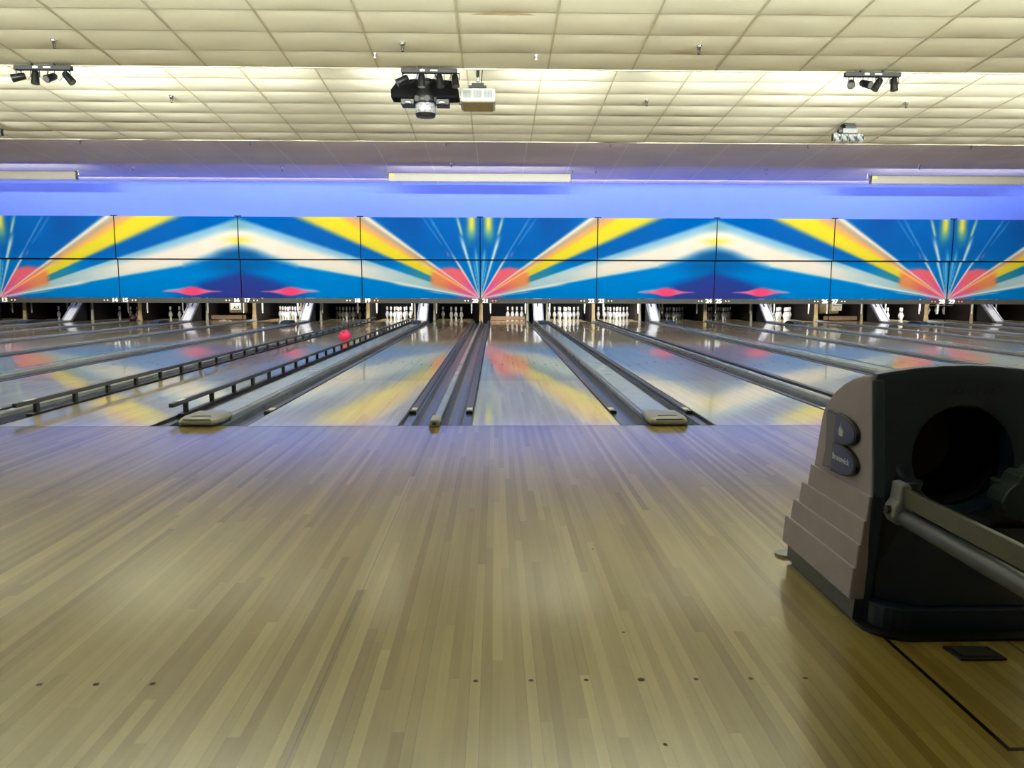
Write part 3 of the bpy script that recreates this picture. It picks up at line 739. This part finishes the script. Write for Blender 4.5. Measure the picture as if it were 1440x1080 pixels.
MB().lathe([(.15, -.938), (.155, -.945), (.14, -.985), (.0, -.995)], n=24).build('drum_base', M['black'], e, smooth=True)

e = empty('projector', (-.265, 6.5, 4.55), 'white ceiling projector hanging on a pole right of the black disco light', 'projector')
mb = MB(); mb.tube([(0, .12, .0), (0, .12, -.52)], .026, 12); mb.build('pole', M['pwhite'], e, smooth=True)
MB().lathe([(.09, .02), (.09, -.0), (.03, -.03)], (0, .12, 0), 14).build('ceiling_plate', M['matte'], e, smooth=True)
MB().box(-.13, .13, .0, .24, -.635, -.60).box(-.09, .09, .02, .22, -.60, -.56).build('mount', M['matte'], e, bevel=.006)
RT = Matrix.Translation((0, 0, -.635)) @ Matrix.Rotation(radians(-9), 4, 'X')
def pj(mb, name, m, par=e, bevel=.0):
    o = mb.build(name, m, par, bevel=bevel); o.matrix_local = RT; return o
pb = pj(MB().box(-.26, .26, 0, .40, -.20, 0), 'body', M['pwhite'], bevel=.02)
pj(MB().box(-.225, .225, .02, .39, -.207, -.199), 'underside', M['tanbox'])
for q in range(3):
    x = -.22+q*.155; mb = MB(); mb.box(x, x+.125, -.004, .0, -.155, -.035)
    vv = pj(mb, 'vent', M['pwhite']); mb = MB()
    for j in range(9): mb.box(x+.006+j*.0135, x+.013+j*.0135, -.006, -.003, -.15, -.04)
    pj(mb, 'vent_slats', M['pvent'])
pj(MB().lathe([(.05, 0), (.05, .03)], n=16), 'lens', M['lens']).matrix_local = RT @ Matrix.Translation((.1, .40, -.1)) @ Matrix.Rotation(-pi/2, 4, 'X')
mb = MB(); mb.tube([(.03, .14, -.1), (.07, .13, -.3), (.05, .15, -.58)], .006, 6); mb.tube([(-.25, .1, -.72), (-.272, .08, -.78), (-.27, .08, -.86), (-.24, .1, -.85)], .006, 6); mb.build('cable', M['matte'], e)

def multi_head(x, y, lab):
    z = ceil_z(y, 1); e = empty('effect_light', (x, y, z), lab, 'disco light', 'grey four head effect lights')
    MB().box(-.12, .10, -.1, .1, -.035, .005).box(-.09, .13, -.08, .08, -.10, -.03).build('mount', M['matte'], e, bevel=.006)
    MB().box(-.14, .16, -.1, .1, -.19, -.09).build('body', M['grey'], e, bevel=.02)
    MB().box(-.20, -.1, -.06, .06, -.18, -.10).build('side_box', M['black'], e, bevel=.01)
    mb = MB(); mb.box(-.30, .30, -.05, .05, -.245, -.20); mb.build('crossbar', M['grey'], e, bevel=.01)
    for q, hx in enumerate((-.235, -.08, .07, .235)):
        mb = MB(); mb.tube([(hx, .02, -.20), (hx, -.02, -.25), (hx, -.06, -.35)], [.05, .058, .062], 14); h = mb.build('lamp_head', M['grey'], e, smooth=True)
        MB().tube([(hx, -.0605, -.351), (hx, -.064, -.359)], .048, 14).build('lens', M['cream'] if q in (0, 3) else M['lens'], h)
        MB().box(hx-.075, hx-.064, -.06, .03, -.33, -.2).box(hx+.064, hx+.075, -.06, .03, -.33, -.2).box(hx-.075, hx+.075, -.05, .05, -.2, -.192).build('yoke', M['black'], h)
multi_head(7.02, 10.3, 'grey four head effect light on the far ceiling below the right lamp bar')
multi_head(-9.92, 10.3, 'grey effect light cut by the left edge of the picture')

# ------------------------------------------------------------------ ball return in the right foreground
br = empty('ball_return', (1.33, -3.0, 0), 'grey and black ball return hood with round opening, standing on the approach at right', 'ball return')
B = (1.33, -3.0, 0)
def bp(mb, name, m, par=br, smooth=False, bevel=0):
    mb.v = [(x-B[0], y-B[1], z-B[2]) for x, y, z in mb.v] if par is br else mb.v
    return mb.build(name, m, par, smooth, bevel)
def sub(mb, name, m, par, smooth=False, bevel=0):
    mb.v = [(x-B[0], y-B[1], z-B[2]) for x, y, z in mb.v]; return mb.build(name, m, par, smooth, bevel)
XL, XR, YF = 1.068, 1.60, -3.25
# floor flange and plinth
def rr(x0, x1, y0, y1, r, n=6):
    pts = []
    for cx, cy, a0 in ((x1-r, y1-r, 0), (x0+r, y1-r, pi/2), (x0+r, y0+r, pi), (x1-r, y0+r, 1.5*pi)):
        pts += [(cx+r*cos(a0+pi/2*i/n), cy+r*sin(a0+pi/2*i/n)) for i in range(n+1)]
    return pts
bp(MB().prism(rr(1.045, 1.585, -3.375, -2.69, .11), 'z', .001, .010), 'floor_flange', M['black'])
bp(MB().prism(rr(1.075, 1.575, -3.335, -2.72, .09), 'z', .009, .075), 'plinth', M['navy'], bevel=.004)
bp(MB().lathe([(.034, .001), (.034, .009), (.03, .011)], (1.058, -2.675, 0), 20), 'foot_plate', M['brkt'], smooth=True)
bp(MB().lathe([(.05, .001), (.05, .009), (.045, .011)], (1.56, -3.29, 0), 20), 'foot_plate', M['brkt'], smooth=True)
# taupe side panel with four louvred steps
top = [(-3.240, .728), (-3.19, .722), (-3.13, .706), (-3.07, .683), (-3.02, .655), (-2.975, .622), (-2.945, .592), (-2.928, .560), (-2.905, .47), (-2.885, .385)]
sidep = [(-3.283, .385)] + top
sp = bp(MB().prism(sidep, 'x', XL-.008, XL+.004), 'side_panel', M['taupe'], bevel=.006)
zz = [.385, .312, .240, .168, .072]; yb = [-2.872, -2.825, -2.780, -2.735, -2.715]
for i in range(4):
    z1, z0 = zz[i]+.004, zz[i+1]; f1 = -3.283+(.385-z1)*.10; f0 = -3.283+(.385-z0)*.10
    mb = MB(); t0, t1 = XL-.014-.008*i, XL-.016-.008*i
    mb.loft([[(t0, f1, z1), (t0, yb[i], z1), (XL+.004, yb[i], z1), (XL+.004, f1, z1)], [(t1, f0, z0), (t1, yb[i]+.012, z0), (XL+.004, yb[i]+.012, z0), (XL+.004, f0, z0)]])
    sub(mb, 'louvre', M['taupe'], sp, bevel=.004)
sub(MB().prism([(-3.245, .012), (-2.74, .012), (-2.74, .075), (-3.255, .075)], 'x', XL-.025, XL+.02), 'kick_strip', M['tube'], sp)
# black hood: arched section, falling away to the back
def arch(y, zt, zr, zb, n=16):
    pts = [(XL+.02, zb)]
    for i in range(n+1):
        u = i/n; x = XL+.02+(XR-XL-.02)*u; pts.append((x, zr+(zt-zr)*(1-(2*u-1)**2)))
    pts.append((XR, zb)); return [(x, y, z) for x, z in pts]
bp(MB().loft([arch(YF+.012, .748, .722, .07), arch(-3.13, .735, .703, .07), arch(-3.02, .69, .652, .07), arch(-2.94, .62, .58, .07), arch(-2.89, .45, .42, .07), arch(-2.78, .2, .18, .07)], caps=False), 'hood', M['navy'], smooth=True)
# front plate with the round opening
cx, cz, rx, rz = 1.318, .492, .146, .150
N = 64; inner = []; outer = []; lip = []
def outline_hit(a):
    dx, dz = cos(a), sin(a); t = 0
    while t < 1.2:
        x, z = cx+dx*t, cz+dz*t; u = (x-XL)/(XR-XL)
        if x < XL+.002 or x > XR-.002 or z < .075: break
        if z > .728+.027*(1-(2*u-1)**2): break
        t += .002
    return (cx+dx*t, cz+dz*t)
def fy(z):                                        # the front edge leans: farthest out at z = .39
    return -3.24-.045*(z-.728)/(.39-.728) if z > .39 else -3.285+.05*(.39-z)/.354
def bow(x, z): return fy(z)-.010*(1-((x-1.335)/.27)**2)
for i in range(N):
    a = 2*pi*i/N; inner.append((cx+rx*cos(a), cz+rz*sin(a))); outer.append(outline_hit(a)); lip.append((cx+(rx-.006)*cos(a), cz+(rz-.006)*sin(a)))
mb = MB(); rings = []
rings.append([(x, fy(z)+.03, z) for x, z in outer]); rings.append([(x, bow(x, z)+.004, z) for x, z in outer])
for f in (.04, .35, .7, .96): rings.append([(o_[0]+(i_[0]-o_[0])*f, bow(o_[0]+(i_[0]-o_[0])*f, o_[1]+(i_[1]-o_[1])*f), o_[1]+(i_[1]-o_[1])*f) for o_, i_ in zip(outer, inner)])
rings.append([(x, bow(x, z)+.004, z) for x, z in inner]); rings.append([(x, fy(z)+.05, z) for x, z in lip])
mb.loft(rings, caps=False); fp = bp(mb, 'front_panel', M['navy'], smooth=True)
mb = MB(); mb.loft([[(cx+(x-cx)*k, y, cz+(z-cz)*k) for x, z in lip] for y, k in ((YF+.045, 1.), (-3.1, .97), (-3.02, .8), (-3.0, .02))], caps=False); sub(mb, 'ball_opening', M['matte'], fp, smooth=True)
mb = MB(); mb.loft([[(XL-.006, fy(z)-.004, z), (XL+.026, fy(z)-.010, z), (XL+.026, fy(z)+.03, z), (XL-.006, fy(z)+.03, z)] for z in (.072, .2, .39, .56, .700, .716)]); bp(mb, 'corner_trim', M['trim'], bevel=.005)
mb = MB(); mb.loft([[(1.10, -3.255, z0), (1.20, y, z0), (1.50, y, z0), (1.585, -3.25, z0)] for z0, y in ((.08, -3.315), (.2, -3.318), (.30, -3.30))] , closed=False, caps=False); bp(mb, 'lower_apron', M['navy'], smooth=True)
txt('Brunswick', .034, .0008, M['relief'], 'relief_lettering', fp, Matrix.Translation((1.345-B[0], fy(.684)-.0112-B[1], .684)) @ Matrix.Rotation(pi/2, 4, 'X'), .0006, 1.0)
# B badge on the side panel; face towards -X, reading from the back of the hood to the front
def bowl(ya, yb_, z0, z1, n=16):
    """D shaped bowl: flat at ya, half an ellipse out to yb_"""
    return [(ya, z0)] + [(ya+(yb_-ya)*abs(cos(-pi/2+pi*i/n))**.75, (z0+z1)/2+(z1-z0)/2*sin(-pi/2+pi*i/n)) for i in range(1, n)] + [(ya, z1)]
XB = XL-.008
bd = sub(MB().prism(bowl(-3.05, -3.198, .499, .592), 'x', XB-.014, XB+.002).prism(bowl(-3.04, -3.206, .406, .503), 'x', XB-.014, XB+.002).prism([(-3.07, .42), (-2.975, .405), (-2.995, .46), (-2.996, .54), (-2.99, .592), (-3.07, .588)], 'x', XB-.012, XB+.002), 'logo_badge', M['edge'], sp, bevel=.003)
sub(MB().prism(bowl(-3.06, -3.191, .504, .587), 'x', XB-.016, XB-.013).prism(bowl(-3.05, -3.199, .411, .498), 'x', XB-.016, XB-.013), 'badge_face', M['blue'], bd)
sub(MB().prism([(-3.062, .421), (-2.980, .409), (-2.999, .46), (-3.0, .54), (-2.995, .588), (-3.062, .584)], 'x', XB-.0152, XB-.0118), 'badge_stem', M['stem'], bd)
cr = [(-3.092, .528), (-3.116, .528), (-3.119, .552), (-3.112, .546), (-3.109, .557), (-3.104, .546), (-3.1005, .568), (-3.098, .546), (-3.094, .556), (-3.089, .544)]
sub(MB().prism(cr, 'x', XB-.0168, XB-.0158), 'badge_crown', M['badge_white'], bd)
TM = Matrix(((0, 0, -1, XB-.0165-B[0]), (-1, 0, 0, -3.112-B[1]), (0, 1, 0, .458), (0, 0, 0, 1)))
txt('Brunswick', .027, .0005, M['badge_white'], 'badge_lettering', bd, TM, .0004)
# rails of the ball rack running towards the viewer
for sx, nm in ((0, 'left'), (1, 'right')):
    X = 1.125 if not sx else 1.50; d = 1 if not sx else -1
    mb = MB()
    prof = [(-.022, .325), (.012, .318), (.024, .345), (.020, .375), (.012, .385), (.014, .43), (.008, .44), (-.014, .438), (-.018, .39), (-.03, .372), (-.034, .345)]
    mb.prism([(X+d*p, z) for p, z in prof], 'y', -3.345, -3.288); bk = bp(mb, 'rail_bracket', M['brkt'] if not sx else M['green'], bevel=.005)
    if not sx:
        mb = MB(); mb.lathe([(.013, 0), (.013, .012)], n=6); mb.v = [(X-.030-z, -3.318+x, .362+y) for x, y, z in mb.v]; sub(mb, 'bolt', M['rail'], bk)
    bp(MB().tube([(X+d*.01, -3.285, .445), (X+d*.012, -3.275, .47), (X+d*.02, -3.255, .475)], .014, 10).lathe([(.04, 0), (.045, .02)], (X+d*.04, -3.262, .41), 14), 'mount_boss', M['hump'] if not sx else M['green'], smooth=True)
    bp(MB().box(X-.008, X+.008, -4.75, -3.33, .377, .428), 'top_rail', M['olive'], bevel=.003)
    bp(MB().tube([(X, -3.33, .345), (X, -4.75, .337)], .024, 16), 'rail_tube', M['tube'], smooth=True)
    bp(MB().box(X-.02, X+.02, -4.7, -4.62, 0.001, .36), 'rack_leg', M['matte'], bevel=.004)
bp(MB().prism([(1.400, .385), (1.402, .362), (1.412, .346), (1.44, .335), (1.50, .327), (1.56, .327), (1.56, .468), (1.476, .470), (1.457, .467), (1.444, .456), (1.438, .438), (1.420, .425), (1.407, .408)], 'y', -3.335, -3.262), 'stop_pad', M['green'], bevel=.005)
o = MB().prism([(1.222, -3.485), (1.345, -3.485), (1.335, -3.415), (1.215, -3.41)], 'z', .001, .008).build('floor_socket', M['black'], bevel=.002); tag(o, 'small black floor socket plate in front of the ball return', 'floor socket')
MB().prism([(1.235, -3.475), (1.325, -3.475), (1.318, -3.425), (1.232, -3.422)], 'z', .008, .010).build('lid', M['rail'], o)

# ------------------------------------------------------------------ lights
def area(name, loc, rot, sx, sy, w, col=(1, 1, 1), spread=None):
    d = bpy.data.lights.new(name, 'AREA'); d.shape = 'RECTANGLE'; d.size = sx; d.size_y = sy; d.energy = w; d.color = col
    if spread: d.spread = radians(spread)
    o = bpy.data.objects.new(name, d); C.objects.link(o); o.location = loc; o.rotation_euler = rot; return o
WARM = (.96, 1., .90); WHITE = (1., 1., .97)
# rotation: default points -Z; rot x=+90deg points +Y
for x in (-13.5, -8.7, -4.2, 3.7, 7.9, 12.5): area('cove_and_fill_light', (x, 6.30, 4.13), (radians(89), 0, 0), 2.6, .06, 45, WARM, 56)
for x in (-10.9, -6.4, -1.4, 1.0, 5.8, 10.2): area('cove_and_fill_light', (x, 6.30, 4.13), (radians(89), 0, 0), 1.8, .06, 48, WARM, 56)
for x in (-15, -11, -7, -3, 1, 5, 9, 13, 17): area('cove_and_fill_light', (x, .80, 4.17), (radians(105), 0, 0), 3.2, .06, 232, WARM, 110)
for x in (-14, -7, 0, 7, 14): area('cove_and_fill_light', (x, -4.72, 4.30), (radians(105), 0, 0), 4, .08, 60, WARM)
for x in (-15, -9, -3, 3, 9, 15): area('cove_and_fill_light', (x, 11.85, 4.15), (radians(145), 0, 0), 4, .06, 58, WHITE, 110)  # added fill to brighten the grey ceiling bay; this cove is unlit
for x in (-13.48, -.418, 12.54): area('valance_tube', (x, 15.68, 3.84), (radians(95), 0, 0), 4.7, .12, 16, WHITE)
area('blue_strip', (.3, 16.52, 2.30), (radians(157), 0, 0), 34, .08, 128, (.008, .12, 1.))
area('added_wall_fill', (.3, 17.25, 4.0), (radians(58), 0, 0), 34, .06, 85, (1., .92, .95))  # added fill without a fixture, whitens the upper wall
for n in (17, 19, 21, 22, 23, 26, 28): area('pit_lamp', (lane_x(n), 17.05, .95), (radians(48), 0, 0), .9, .06, 40, (1, 1, .97))
for n in (15, 16, 20, 27, 29, 30): area('pit_lamp', (lane_x(n), 17.05, .95), (radians(48), 0, 0), .9, .06, 6, (1, .95, .85))

# ------------------------------------------------------------------ world, camera, colour management
w = bpy.data.worlds.new('world'); S.world = w; w.use_nodes = True
w.node_tree.nodes['Background'].inputs[0].default_value = (.01, .01, .012, 1)
cam = bpy.data.cameras.new('camera'); co = bpy.data.objects.new('camera', cam); C.objects.link(co); S.camera = co
cam.sensor_fit = 'HORIZONTAL'; cam.sensor_width = 36; cam.lens = 1080/1440*36; cam.clip_start = .02; cam.clip_end = 100
yaw, pitch, roll = radians(1.2267), radians(7.1484), radians(.13)
f = Vector((sin(yaw)*cos(pitch), cos(yaw)*cos(pitch), -sin(pitch))); r = Vector((cos(yaw), -sin(yaw), 0)); u = r.cross(f)
r2 = r*cos(roll)+u*sin(roll); u2 = u*cos(roll)-r*sin(roll)
m = Matrix((r2, u2, -f)).transposed().to_4x4(); m.translation = (0, -5.37, .971); co.matrix_world = m
vs = S.view_settings; S.display_settings.display_device = 'sRGB'
vs.view_transform = 'Standard'; vs.look = 'None'; vs.exposure = .07; vs.gamma = 1.; vs.use_curve_mapping = False
